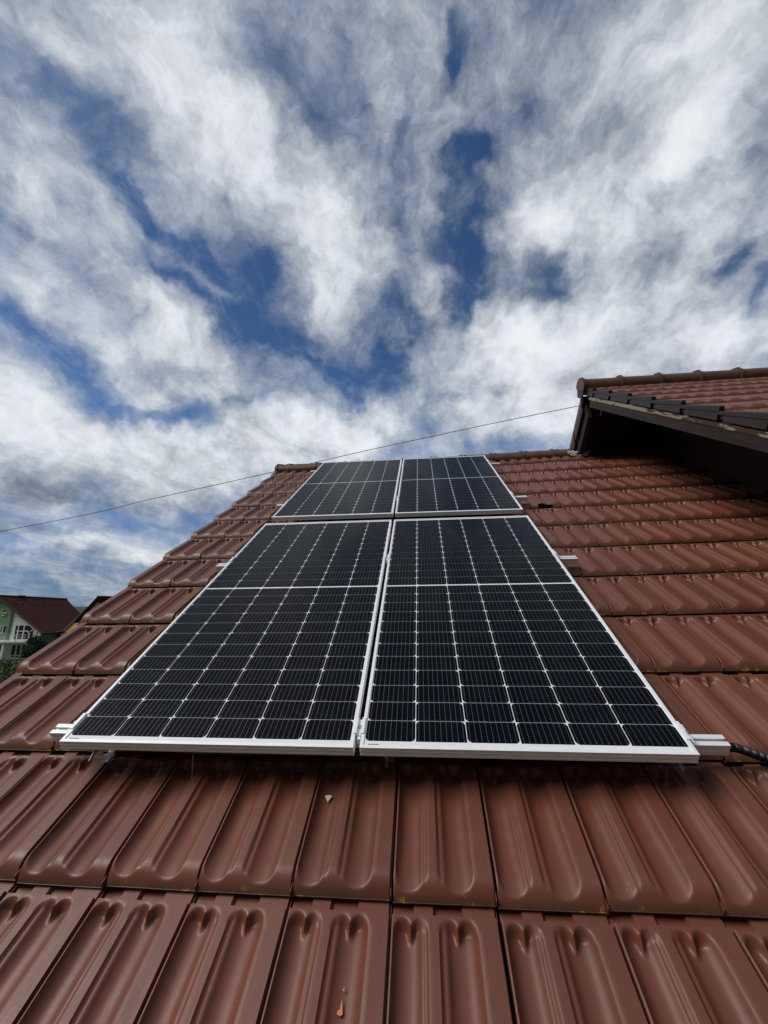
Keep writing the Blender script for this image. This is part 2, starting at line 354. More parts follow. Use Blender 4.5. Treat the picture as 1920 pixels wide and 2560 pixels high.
def peeled_wood():
    m = material('weathered_board_edge', (0.05, 0.028, 0.018), 0.75, spec=0.3)
    t = m.node_tree; b = t.nodes['Principled BSDF']
    tcn = t.nodes.new('ShaderNodeTexCoord'); mpn = t.nodes.new('ShaderNodeMapping'); t.links.new(tcn.outputs['Object'], mpn.inputs['Vector'])
    mpn.inputs['Scale'].default_value = (14, 2.2, 14)
    n = t.nodes.new('ShaderNodeTexNoise'); t.links.new(mpn.outputs[0], n.inputs['Vector']); n.inputs['Scale'].default_value = 3.0
    n.inputs['Detail'].default_value = 8; n.inputs['Roughness'].default_value = 0.7
    n2 = t.nodes.new('ShaderNodeTexNoise'); t.links.new(tcn.outputs['Object'], n2.inputs['Vector']); n2.inputs['Scale'].default_value = 1.6
    ad = t.nodes.new('ShaderNodeMath'); ad.operation = 'ADD'; t.links.new(n.outputs['Fac'], ad.inputs[0]); t.links.new(n2.outputs['Fac'], ad.inputs[1])
    r = t.nodes.new('ShaderNodeValToRGB'); t.links.new(ad.outputs[0], r.inputs[0])
    r.color_ramp.elements[0].position = 0.98; r.color_ramp.elements[0].color = (0.05, 0.026, 0.015, 1)
    r.color_ramp.elements[1].position = 1.20; r.color_ramp.elements[1].color = (0.27, 0.22, 0.16, 1)
    t.links.new(r.outputs[0], b.inputs['Base Color'])
    return m
M_PEEL = peeled_wood()

# ================================================================== helpers
TH = R(33.2035)
MR = Matrix(((1, 0, 0, 0), (0, math.cos(TH), -math.sin(TH), 0), (0, math.sin(TH), math.cos(TH), 6.5747), (0, 0, 0, 1)))
# roof frame: u along the ridge, v up the slope, n out of the roof; (0,0,0) is the middle of the panels' lower edge, on their top
BASE = {}
class MB:
    def __init__(s): s.v = []; s.f = []; s.m = []
    def add(s, vs, fs, mi=0):
        o = len(s.v); s.v += [tuple(p) for p in vs]; s.f += [tuple(i + o for i in f) for f in fs]; s.m += [mi] * len(fs); return s
    def box(s, a, b, mi=0):
        (x0, y0, z0), (x1, y1, z1) = a, b
        return s.add([(x0, y0, z0), (x1, y0, z0), (x1, y1, z0), (x0, y1, z0), (x0, y0, z1), (x1, y0, z1), (x1, y1, z1), (x0, y1, z1)],
                     [(0, 3, 2, 1), (4, 5, 6, 7), (0, 1, 5, 4), (1, 2, 6, 5), (2, 3, 7, 6), (3, 0, 4, 7)], mi)
    def obox(s, c, ex, ey, ez, mi=0):            # box from centre and three half vectors
        c, ex, ey, ez = map(Vector, (c, ex, ey, ez)); vs = []
        for k in (-1, 1):
            for (i, j) in ((-1, -1), (1, -1), (1, 1), (-1, 1)): vs.append(c + ex * i + ey * j + ez * k)
        return s.add(vs, [(0, 3, 2, 1), (4, 5, 6, 7), (0, 1, 5, 4), (1, 2, 6, 5), (2, 3, 7, 6), (3, 0, 4, 7)], mi)
    def prism(s, poly, ex, mi=0):                # closed polygon of 3-D points pushed along ex
        n = len(poly); ex = Vector(ex); A = [Vector(p) for p in poly]
        return s.add(A + [p + ex for p in A], [tuple(range(n))[::-1], tuple(range(n, 2 * n))] + [(i, (i + 1) % n, (i + 1) % n + n, i + n) for i in range(n)], mi)
    def tube(s, pts, r, seg=10, mi=0, caps=True):
        pts = [Vector(p) for p in pts]; n = len(pts); rr = r if isinstance(r, (list, tuple)) else [r] * n
        vs = []; up = Vector((0.13, 0.21, 0.97))
        for i, p in enumerate(pts):
            d = (pts[min(i + 1, n - 1)] - pts[max(i - 1, 0)]).normalized()
            x = d.cross(up).normalized(); y = x.cross(d)
            for k in range(seg):
                a = 2 * math.pi * k / seg; vs.append(p + (x * math.cos(a) + y * math.sin(a)) * rr[i])
        fs = [(i * seg + k, i * seg + (k + 1) % seg, (i + 1) * seg + (k + 1) % seg, (i + 1) * seg + k) for i in range(n - 1) for k in range(seg)]
        if caps: fs += [tuple(range(seg))[::-1], tuple((n - 1) * seg + k for k in range(seg))]
        return s.add(vs, fs, mi)
    def build(s, name, mats, parent=None, smooth=None, bevel=0.0, base=None):
        me = bpy.data.meshes.new(name)
        b = BASE.get(parent.name, Vector()) if parent is not None else (Vector(base) if base else Vector())
        me.from_pydata([tuple(Vector(p) - b) for p in s.v], [], s.f)
        if not isinstance(mats, (list, tuple)): mats = [mats]
        for m in mats: me.materials.append(m)
        me.polygons.foreach_set('material_index', s.m)
        bm = bmesh.new(); bm.from_mesh(me); bmesh.ops.recalc_face_normals(bm, faces=bm.faces); bm.to_mesh(me); bm.free()
        if smooth is not None:
            me.polygons.foreach_set('use_smooth', [True] * len(me.polygons)); me.set_sharp_from_angle(angle=R(smooth))
        o = bpy.data.objects.new(name, me); C.objects.link(o)
        if parent is not None:
            o.parent = parent; BASE[o.name] = b
        if bevel:
            md = o.modifiers.new('bevel', 'BEVEL'); md.width = bevel; md.segments = 2; md.limit_method = 'ANGLE'; md.angle_limit = R(40)
        return o
def tag(o, label=None, cat=None, group=None, kind=None):
    for k, v in (('label', label), ('category', cat), ('group', group), ('kind', kind)):
        if v: o[k] = v
    return o
def thing(name, label, cat, base=(0, 0, 0), group=None, frame=None):
    o = bpy.data.objects.new(name, None); C.objects.link(o); o.empty_display_size = 0.1
    fr = MR if frame is None else frame
    o.matrix_world = fr @ Matrix.Translation(base)
    BASE[o.name] = Vector(base)
    return tag(o, label, cat, group)
def solo(name, mb, mats, label, cat, base=(0, 0, 0), group=None, frame=None, **kw):   # a thing that is one mesh
    o = mb.build(name, mats, base=base, **kw); o.matrix_world = (MR if frame is None else frame) @ Matrix.Translation(base)
    return tag(o, label, cat, group)
def bend(u): return 0.02 * 0.25 * math.log1p(math.exp(min(u / 0.25, 60)))      # the old roof plane is slightly twisted
def sm(x, a, b): t = np.clip((x - a) / (b - a), 0, 1); return t * t * (3 - 2 * t)

# ================================================================== the tiled roof
W, G = 0.2702, 0.4232                          # cover width and gauge of one tile
U0, V0, N0 = 0.1285, -0.32, -0.128             # a joint, a nose line, height of the nose tops
def tile_shape(na, nb, broken=None):
    f = np.concatenate([[0.003, 0.006, 0.014], np.linspace(0.022, 0.36, na), [0.39, 0.42], np.linspace(0.44, 0.80, na),
                        [0.84, 0.88, 0.92, 0.952, 0.966, 0.972, 0.9735, 0.980, 0.9815, 0.9885, 0.989, 0.997]])
    b = np.concatenate([[0.02, -0.001, -0.001], np.linspace(0, 1, nb) ** 1.3 * 0.062, np.linspace(0.08, 0.325, max(3, nb // 2)), np.linspace(0.338, 0.3955, int(nb * 1.3)), [0.397, 0.42, 0.46]])
    F, B = np.meshgrid(f, b)
    bump = lambda x, c, w: np.exp(-((x - c) / w) ** 2)
    arc = lambda c, w, e: np.clip(1 - np.abs((F - c) / w) ** 2.4, 0, 1) ** e
    T1 = np.maximum(arc(.163, .141, .75), 0.36 * (sm(F, .15, .2) - sm(F, .318, .354)))
    T2 = np.maximum(arc(.640, .150, .75), 0.36 * (sm(F, .440, .466) - sm(F, .6, .65)))
    x1 = (F - .187) / .163; x2 = (F - .615) / .175
    def end(x):
        a = np.clip(np.abs(np.abs(x) - .5) / .5, 0, 1)
        return 0.368 + 0.0225 * np.sqrt(1 - a ** 2)
    E = np.where(F < .395, end(x1), end(x2))
    k = sm(E - B, -0.003, 0.026)
    # a deeper cup just under the heart-shaped head of each trough
    cup = 0.06 * np.exp(-((B - 0.376) / 0.014) ** 2)
    xx = np.where(F < .395, x1, x2)
    T = np.maximum(T1, T2) * k * (1 + cup) * (1 - 0.6 * np.exp(-(xx / .13) ** 2) * sm(B, .338, .368))   # a tongue between the two lobes
    z0 = -0.034 * B / G
    zt = z0 - (0.0200 + 0.006 * sm(B, .03, .16)) * T
    q = np.clip(1 - B / 0.062, 0, 1)
    zn = z0 - 0.037 * q ** 2.3
    kk = 0.0016                                  # softened edge where trough meets nose
    h = np.clip(0.5 + 0.5 * (zn - zt) / kk, 0, 1)
    z = zn * (1 - h) + zt * h - kk * h * (1 - h)
    z = z - np.where(B > .3965, 0.024 - 0.011 * ((F > .20) & (F < .40)) - 0.011 * ((F > .66) & (F < .97)), 0)
    z = z - np.where(F < .005, 0.030, 0) - np.where(F < .010, 0.0015, 0) - 0.010 * (F > .973) - 0.008 * (F > .981) + 0.008 * (F > .9888) * (F < .99) * 0
    z = np.where(F > .995, z0 - 0.035, z); z = np.where((F > .981) & (F < .99), z0 - 0.020, z)
    z[0] = -0.041; z[1] = -0.041; z[2] = np.minimum(z[3], -0.0365)
    if broken:
        cut = (F > broken[0]) & (F < broken[1]) & (B < broken[2])
    ny, nx = F.shape
    idx = np.arange(ny * nx).reshape(ny, nx)
    quads = np.stack([idx[:-1, :-1], idx[:-1, 1:], idx[1:, 1:], idx[1:, :-1]], -1).reshape(-1, 4)
    if broken:
        bad = cut[:-1, :-1] | cut[1:, 1:] | cut[:-1, 1:] | cut[1:, :-1]; quads = quads[~bad.reshape(-1)]
    lip = np.clip(1 - np.abs(B) / 0.012, 0, 1) * (z < -0.024) * np.ones_like(F); lip[0:3] = 1
    return F.reshape(-1) * W, B.reshape(-1), z.reshape(-1), quads, lip.reshape(-1)
def verge_shape(nb):                             # the extra flat band and hanging flange of a left edge tile
    a = np.array([-0.044, -0.044, -0.041, -0.034, -0.02, 0.0012]); da = np.array([-0.12, -0.010, -0.003, 0.0, 0.0, 0.0])
    b = np.concatenate([[0.02, -0.001, -0.001], np.linspace(0, 1, nb) ** 1.3 * 0.062, [0.15, 0.25, 0.35, 0.44]])
    A, B = np.meshgrid(a, b); DA = np.meshgrid(da, b)[0]
    q = np.clip(1 - B / 0.062, 0, 1); z = -0.034 * B / G - 0.037 * q ** 2.3
    z = np.where(DA < -0.05, -0.12, z + DA); z[0, 1:] = -0.041; z[1, 1:] = -0.041
    ny, nx = A.shape; idx = np.arange(ny * nx).reshape(ny, nx)
    quads = np.stack([idx[:-1, :-1], idx[:-1, 1:], idx[1:, 1:], idx[1:, :-1]], -1).reshape(-1, 4)
    return A.reshape(-1), B.reshape(-1), z.reshape(-1), quads, np.zeros(A.size)
def tile_field(name, cells, parent, nfun, verge_m=None, brk=None, base=Vector()):
    hi = tile_shape(26, 14); lo = tile_shape(15, 9); vs = verge_shape(9)
    V, Q, RN, LP = [], [], [], []; off = 0
    def put(sh, u, v, jit, n, r, m, k):
        nonlocal off
        a, b, z, q, lp = sh
        ju, jv, t1, t2 = jit
        uu = u + a + ju; vv = v + b + jv
        nn_ = n + z + t1 * (a - W / 2) + t2 * b
        nn_ = nn_ + nfun(uu)
        V.append(np.stack([uu, vv, nn_], 1)); Q.append(q + off); off += len(a)
        RN.append(np.full(len(a), r)); LP.append(lp)
    for (m, k) in cells:
        u = U0 + W * m; v = V0 + G * k
        jit = rng.normal(0, (0.0011, 0.0019, 0.006, 0.0025)); r = float(np.clip(rng.normal(0.5, 0.30), 0, 1))
        sh = hi if k <= 8 else lo
        if brk and (m, k) == brk[0]: sh = tile_shape(26, 14, brk[1])
        put(sh, u, v, jit, N0 + rng.normal(0, 0.0008), r, m, k)
        if verge_m is not None and m == verge_m: put(vs, u, v, jit, N0, r, m, k)
    V = np.concatenate(V); Q = np.concatenate(Q); RN = np.concatenate(RN); LP = np.concatenate(LP)
    V = V - np.array(base)
    me = bpy.data.meshes.new(name); me.vertices.add(len(V)); me.vertices.foreach_set('co', V.astype(np.float32).reshape(-1))
    me.loops.add(Q.size); me.loops.foreach_set('vertex_index', Q.astype(np.int32).reshape(-1))
    me.polygons.add(len(Q)); me.polygons.foreach_set('loop_start', np.arange(0, Q.size, 4, dtype=np.int32))
    me.update(calc_edges=True); me.validate()
    me.polygons.foreach_set('use_smooth', np.ones(len(me.polygons), bool)); me.set_sharp_from_angle(angle=R(50))
    for nm, arr in (('rnd', RN), ('lip', LP)):
        at = me.attributes.new(nm, 'FLOAT', 'POINT'); at.data.foreach_set('value', arr.astype(np.float32))
    me.materials.append(M_TILE)
    o = bpy.data.objects.new(name, me); C.objects.link(o); o.parent = parent; BASE[o.name] = Vector(base)
    return o

VR = 4.655                                      # ridge of the main roof, in v
HB = MR.inverted() @ Vector((0.7, 3.0, 0.0))
house = thing('tiled_house', 'house with brown interlocking roof tiles that carries the four solar panels', 'house', HB)
cells = [(m, k) for k in range(-2, 12) for m in range(-7, 12)]
roof = tile_field('roof', cells, house, lambda u: 0.02 * 0.25 * np.log1p(np.exp(np.minimum(u / 0.25, 60))), -7, ((4, 7), (.28, .74, .034)), base=HB)
def barrel(u0, u1, v, n, rad, hgt, parent, name='ridge_cap', nf=bend, seg=14, clip=True, mat=None):
    mb = MB(); us = [u0 - 0.012, u0 + 0.018, u0 + 0.020, u0 + 0.09, u1 - 0.02, u1 + 0.004]; sc = [1.13, 1.13, 1.03, 1.0, 0.97, 0.96]
    vs = []
    for uu, s in zip(us, sc):
        for k in range(seg + 1):
            a = math.pi * (k / seg); ca = math.cos(a); sa = math.sin(a)
            vs.append((uu, v + rad * s * math.copysign(abs(ca) ** 0.75, ca), n + nf(uu) + hgt * s * sa ** 0.9))
    fs = [(i * (seg + 1) + k, i * (seg + 1) + k + 1, (i + 1) * (seg + 1) + k + 1, (i + 1) * (seg + 1) + k) for i in range(len(us) - 1) for k in range(seg)]
    fs += [tuple(range(seg + 1))]
    mb.add(vs, fs)
    return mb.build(name, mat or M_RIDGE, parent, smooth=50)
def ridge_clip(u, v, n, parent, nf=bend):
    mb = MB(); mb.obox((u, v, n + nf(u)), (0.015, 0, 0), (0, 0.016, 0), (0, 0, 0.006)); return mb.build('ridge_clip', M_CLIP, parent, bevel=0.003)
u = -1.80; first = True
while u < 3.1:
    ln = 0.150 if first else 0.405
    barrel(u, u + ln, VR + 0.01, -0.172, 0.115, 0.088, roof)
    if not first or True: ridge_clip(u + 0.06, VR + 0.01, -0.081, roof)
    u += ln; first = False
barrel(-1.640, -1.634, VR + 0.01, -0.172, 0.112, 0.086, roof, name='mortar_joint', mat=M_MORTAR)
# dark felt under the tiles, the far slope and the walls below
mb = MB(); mb.add([(-1.79, -1.3, -0.225), (3.3, -1.3, -0.225), (3.3, VR, -0.20), (-1.79, VR, -0.225)], [(0, 1, 2, 3)])
mb.build('roof_deck', M_UNDER, house)
def rw(X, Y, Z):                                 # world point -> roof frame
    return tuple(MR.inverted() @ Vector((X, Y, Z)))
rt = MR @ Vector((0, VR, -0.16)); ev = MR @ Vector((0, -1.2, -0.2))
mb = MB(); mb.add([rw(-1.8, rt.y, rt.z), rw(3.3, rt.y, rt.z), rw(3.3, rt.y + 5, rt.z - 3.27), rw(-1.8, rt.y + 5, rt.z - 3.27)], [(0, 1, 2, 3)])
mb.build('far_slope', material('far_tiles', (0.14, 0.06, 0.04), 0.5, var=0.3), house)
M_RENDER = material('wall_render', (0.55, 0.50, 0.42), 0.9, var=0.12, vscale=3)
mb = MB(); poly = [(-1.62, ev.y + 0.3, 0), (-1.62, ev.y + 0.3, ev.z + 0.05), (-1.62, rt.y, rt.z - 0.12), (-1.62, rt.y + 4.4, rt.z - 3.1), (-1.62, rt.y + 4.4, 0)]
mb.prism([rw(*p) for p in poly], (5.6, 0, 0)); mb.build('wall', M_RENDER, house)

# ------------------------------------------------------------------ raised roof section on the right
UV = 2.22                                        # its left verge
upn = lambda u: 0.006 * (u - UV)
upper = house
RU, RN_ = 4.40, 0.735
saveN, saveU, saveV = N0, U0, V0
N0, U0, V0 = 0.775, UV + 0.02, RU - 0.32 - G * 9 + 0.02
cellsU = [(m, k) for k in range(-1, 10) for m in range(0, 9)]
roof2 = tag(tile_field('roof', cellsU, upper, upn, base=HB), 'taller roof block at right with an overhanging verge')
NU = N0
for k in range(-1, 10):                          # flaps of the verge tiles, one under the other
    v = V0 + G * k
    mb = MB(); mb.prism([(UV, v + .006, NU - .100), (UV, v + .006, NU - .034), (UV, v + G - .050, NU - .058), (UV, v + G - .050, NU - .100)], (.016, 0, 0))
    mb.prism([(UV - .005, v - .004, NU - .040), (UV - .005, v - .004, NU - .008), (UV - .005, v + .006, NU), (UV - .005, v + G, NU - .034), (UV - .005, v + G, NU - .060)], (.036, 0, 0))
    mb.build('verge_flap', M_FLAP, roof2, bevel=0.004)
N0, U0, V0 = saveN, saveU, saveV
u = UV - 0.03
while u < 4.7:
    barrel(u, u + 0.435, RU, 0.740, 0.110, 0.118, roof2, nf=upn, mat=M_RIDGE)
    ridge_clip(u + 0.005, RU, 0.873, roof2, nf=upn)
    u += 0.435
mb = MB(); mb.prism([(UV - 0.036, RU + 0.104 * math.cos(math.pi * k / 12), 0.738 + 0.112 * math.sin(math.pi * k / 12)) for k in range(13)] + [(UV - 0.036, RU - 0.08, 0.64), (UV - 0.036, RU + 0.06, 0.64)], (0.012, 0, 0)); mb.build('ridge_end_disc', M_FLAP, roof2)
# near barge board with its peeling top edge, and the far one
mb = MB(); mb.box((UV + 0.014, -0.5, 0.550), (UV + 0.060, RU - 0.21, 0.632)); mb.build('barge_board', M_WOOD, upper)
mb = MB(); mb.box((UV + 0.008, -0.5, 0.6325), (UV + 0.078, RU - 0.18, 0.664)); tag(mb.build('board_edge', M_PEEL, upper), 'peeling top edge of the barge board')
p0 = MR @ Vector((UV, RU, 0.70))                 # apex in world
SL = math.tan(R(37)); dn = lambda d, w: rw(UV, p0.y + d, p0.z - SL * d + w)
def far_strip(u0, u1, w0, w1, d0, d1, name, mat, lab=None):
    mb = MB(); a, b, c_, d = dn(d0, w0), dn(d0, w1), dn(d1, w1), dn(d1, w0)
    q = [(u0, p[1], p[2]) for p in (a, b, c_, d)]; mb.prism(q, (u1 - u0, 0, 0)); o = mb.build(name, mat, upper)
    if lab: tag(o, lab)
    return o
far_strip(UV + 0.03, UV + 0.075, -0.30, -0.10, 0.02, 1.5, 'barge_board', M_WOOD, 'far barge board that drops behind the ridge')
far_strip(UV - 0.004, 5.0, -0.075, -0.045, 0.0, 1.5, 'far_slope', M_WOOD)
for k in range(4):                               # tiles of the far slope, seen edge-on
    d0 = 0.07 + k * 0.35
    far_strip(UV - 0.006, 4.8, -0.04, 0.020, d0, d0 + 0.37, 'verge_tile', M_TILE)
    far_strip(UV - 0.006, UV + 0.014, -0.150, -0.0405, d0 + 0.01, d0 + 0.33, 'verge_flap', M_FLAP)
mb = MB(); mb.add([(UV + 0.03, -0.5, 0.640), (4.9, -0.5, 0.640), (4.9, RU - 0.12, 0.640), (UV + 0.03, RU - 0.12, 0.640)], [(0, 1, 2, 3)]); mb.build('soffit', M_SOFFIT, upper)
mb = MB(); mb.box((UV + 0.08, RU - 0.40, 0.47), (UV + 0.11, RU - 0.36, 0.56)); mb.build('purlin_end', M_WOOD, upper)
M_GABLE = material('red_brown_boards', (0.045, 0.014, 0.009), 0.8, var=0.6, vscale=6, stretch=(1, 8, 1))
wv = [rw(3.25, -0.6, 5.5), rw(3.25, p0.y, 5.5), rw(3.25, p0.y + 1.5, 5.5), rw(3.25, p0.y + 1.5, p0.z - 1.25), rw(3.25, p0.y, p0.z - 0.1), rw(3.25, -0.6, p0.z - 0.16 - math.tan(TH) * (p0.y + 0.6))]
mb = MB(); mb.prism(wv, (1.6, 0, 0)); mb.build('gable_wall', M_GABLE, upper)
# lumps of mortar at the foot of the verge
for i, (uu, v, s) in enumerate(((2.235, 4.55, 0.06), (2.30, 4.49, 0.075), (2.40, 4.56, 0.05), (2.165, 4.64, 0.045))):
    bm = bmesh.new(); bmesh.ops.create_icosphere(bm, subdivisions=3, radius=s)
    for vv in bm.verts:
        h = 1 + 0.35 * math.sin(vv.co.x * 90 + i) * math.sin(vv.co.y * 70 + 2 * i) + random.uniform(-.12, .12); vv.co *= h; vv.co.z *= 0.55
    me = bpy.data.meshes.new('mortar_lump'); bm.to_mesh(me); bm.free(); me.materials.append(M_MORTAR)
    me.polygons.foreach_set('use_smooth', [True] * len(me.polygons)); me.set_sharp_from_angle(angle=R(35))
    o = bpy.data.objects.new('mortar_lump', me); C.objects.link(o); o.parent = upper; o.location = Vector((uu, v, -0.115 + bend(uu))) - HB

# ================================================================== solar panels
PW, PH, GX, GY = 1.038, 2.094, 0.0203, 0.1462
def make_panel(base, label):
    x0, y0 = base
    t = thing('solar_module', label, 'solar panel', (x0, y0, 0), 'solar panels on the roof')
    prof = [(0.0115, -0.0038), (0.0115, 0.0), (0.0006, 0.0), (0.0, -0.0006), (0.0, -0.0055), (0.0012, -0.0065), (0.0012, -0.0125), (0.0, -0.0135), (0.0, -0.0195), (0.0012, -0.0205), (0.0012, -0.0265), (0.0, -0.0275), (0.0, -0.035), (0.028, -0.035), (0.028, -0.033), (0.002, -0.033), (0.002, -0.006)]
    mb = MB(); vs = []; n = len(prof)
    for (d, z) in prof: vs += [(x0 + d, y0 + d, z), (x0 + PW - d, y0 + d, z), (x0 + PW - d, y0 + PH - d, z), (x0 + d, y0 + PH - d, z)]
    fs = [(i * 4 + k, i * 4 + (k + 1) % 4, (i + 1) * 4 + (k + 1) % 4, (i + 1) * 4 + k) for i in range(n - 1) for k in range(4)]
    mb.add(vs, fs); mb.build('frame', M_ALU, t)
    mb = MB(); mb.add([(x0 + 0.0115, y0 + 0.0115, -0.0034), (x0 + PW - 0.0115, y0 + 0.0115, -0.0034), (x0 + PW - 0.0115, y0 + PH - 0.0115, -0.0034), (x0 + 0.0115, y0 + PH - 0.0115, -0.0034)], [(0, 1, 2, 3)])
    mb.add([(x0 + 0.003, y0 + 0.003, -0.0065), (x0 + PW - 0.003, y0 + 0.003, -0.0065), (x0 + PW - 0.003, y0 + PH - 0.003, -0.0065), (x0 + 0.003, y0 + PH - 0.003, -0.0065)], [(0, 3, 2, 1)])
    bs = mb.build('backsheet', M_BACK, t)
    # 6 x 24 half cells with two clipped corners each, and their nine tinned busbars
    cw, ch, gx, gy, gm = 0.166, 0.083, 0.0025, 0.0014, 0.012
    mx = (PW - 6 * cw - 5 * gx) / 2; my = (PH - 24 * ch - 22 * gy - gm) / 2; cz = 0.0125
    mb = MB()
    for i in range(6):
        for j in range(24):
            a = x0 + mx + i * (cw + gx); b = y0 + my + j * (ch + gy) + (gm - gy if j >= 12 else 0)
            low = (i % 2 == 0)
            if j >= 12: low = not low
            if low: p = [(a + cz, b), (a + cw - cz, b), (a + cw - cz * .35, b + cz * .35), (a + cw, b + cz), (a + cw, b + ch), (a, b + ch), (a, b + cz), (a + cz * .35, b + cz * .35)]
            else: p = [(a, b), (a + cw, b), (a + cw, b + ch - cz), (a + cw - cz * .35, b + ch - cz * .35), (a + cw - cz, b + ch), (a + cz, b + ch), (a + cz * .35, b + ch - cz * .35), (a, b + ch - cz)]
            mb.add([(x, y, -0.0029) for x, y in p], [tuple(range(8))], 0)
            for q in range(9):
                bx = a + cw * (q + 0.5) / 9; hw = 0.0004
                mb.add([(bx - hw, b + .003, -0.0025), (bx + hw, b + .003, -0.0025), (bx + hw, b + ch - .003, -0.0025), (bx - hw, b + ch - .003, -0.0025)], [(0, 1, 2, 3)], 1)
                for yy in (b + .005, b + ch - .005):
                    mb.add([(bx - .0011, yy - .0013, -0.0023), (bx + .0011, yy - .0013, -0.0023), (bx + .0011, yy + .0013, -0.0023), (bx - .0011, yy + .0013, -0.0023)], [(0, 1, 2, 3)], 1)
    mb.build('cell_grid', [M_CELL, M_BUS], t)
    return t
panels = [((-GX / 2 - PW, 0), 'near solar panel left of the central gap, its lower edge overhanging the tiles'),
          ((GX / 2, 0), 'near solar panel right of the central gap, beside the black corrugated conduit'),
          ((-GX / 2 - PW, PH + GY), 'far solar panel left of the central gap, close under the ridge'),
          ((GX / 2, PH + GY), 'far solar panel right of the central gap, below the raised roof')]
for b, l in panels:
    t = make_panel(b, l)
    mb = MB(); rr = random.Random(3)             # the maker's mark: a line of tiny print, too small to read
    x = b[0] + 0.026
    while x < b[0] + 0.062:
        w = rr.uniform(.0014, .0034); mb.add([(x, b[1] + .0150, -.0028), (x + w, b[1] + .0150, -.0028), (x + w, b[1] + .0150 + rr.uniform(.0022, .0036), -.0028), (x, b[1] + .0176, -.0028)], [(0, 1, 2, 3)]); x += w + .0009
    mb.build('maker_mark', M_INK, t)

# rails, clamps, hooks
RV = [0.066, 1.405, 2.668, 4.005]
rlab = ['lowest aluminium rail, ends sticking out beside the near panels\' bottom corners', 'second aluminium rail up, crossing beneath the middle of the near panels',
        'third aluminium rail up, crossing beneath the lower half of the far panels', 'topmost aluminium rail, just below the ridge']
for v, l in zip(RV, rlab):
    t = thing('mounting_rail', l, 'rail', (-1.157, v, -0.075), 'mounting rails under the panels')
    h = -0.0365; w = 0.042
    sec = [(v, -.077), (v, h - .024), (v + .0015, h - .022), (v + .0015, h - .016), (v, h - .014), (v, h), (v + .0155, h), (v + .0155, h - .004), (v + .011, h - .004), (v + .011, h - .012), (v + .031, h - .012), (v + .031, h - .004), (v + .0265, h - .004), (v + .0265, h), (v + w, h), (v + w, -.077)]
    mb = MB(); mb.prism([(-1.157, a, b) for a, b in sec], (2.343, 0, 0)); mb.build('rail_body', M_RAIL, t)
    for ue in (-1.1575, 1.186):
        mb = MB(); mb.box((ue, v + .005, -.071), (ue + .0005, v + w - .005, h - .018)); mb.build('painted_hollow', M_UNDER, t)  # dark plate painted as the shade inside the hollow rail
def bolt(mb, c, r=0.0065, h=0.006, mi=0):
    pts = [(c[0] + r * math.cos(k * math.pi / 3), c[1] + r * math.sin(k * math.pi / 3), c[2]) for k in range(6)]
    mb.prism(pts, (0, 0, h), mi)
names = ['lowest', 'second', 'third', 'topmost']
for r_, v in enumerate(RV):
    vc = v + 0.021
    t = thing('mid_clamp', 'small aluminium clamp bridging the central gap above the %s rail' % names[r_], 'clamp', (0, vc, -0.036), 'panel clamps')
    mb = MB(); mb.box((-.0185, vc - .033, .0004), (-.0085, vc + .033, .0040)); mb.box((.0085, vc - .033, .0004), (.0185, vc + .033, .0040))
    mb.box((-.0085, vc - .033, -.010), (-.0068, vc + .033, .0040)); mb.box((.0068, vc - .033, -.010), (.0085, vc + .033, .0040)); mb.box((-.0068, vc - .033, -.010), (.0068, vc + .033, -.0075)); mb.box((-.006, vc - .045, -.034), (.006, vc + .010, -.0105))
    mb.build('clamp_body', M_ALU, t, bevel=0.0006)
    mb = MB(); bolt(mb, (0, vc, -.0075)); bolt(mb, (0, vc, -.0016), .003, .0006); mb.build('bolt', M_STEEL, t)
    for s in (-1, 1):
        ue = s * (GX / 2 + PW)
        t = thing('end_clamp', 'small aluminium clamp holding the %s panel edge on the %s rail' % ('left' if s < 0 else 'right', names[r_]), 'clamp', (ue, vc, -0.036), 'panel clamps')
        mb = MB()
        def bx(a, b, y0, y1, z0, z1): mb.box((min(ue + s * a, ue + s * b), y0, z0), (max(ue + s * a, ue + s * b), y1, z1))
        bx(-.009, .004, vc - .035, vc + .035, .0005, .0040); bx(.0008, .004, vc - .035, vc + .035, -.036, .0005); bx(.004, .018, vc - .035, vc + .035, -.012, -.009); bx(.004, .020, vc - .020, vc + .020, -.036, -.033)
        mb.build('clamp_body', M_ALU, t, bevel=0.0006)
        mb = MB(); bolt(mb, (ue + s * .011, vc, -.009)); mb.build('bolt', M_STEEL, t)
hlab = ['steel roof hook under the left end of the lowest rail, pale arm showing', 'steel roof hook below the middle of the lowest rail with a bright bolt', 'steel roof hook under the right end of the lowest rail with a pointed tab']
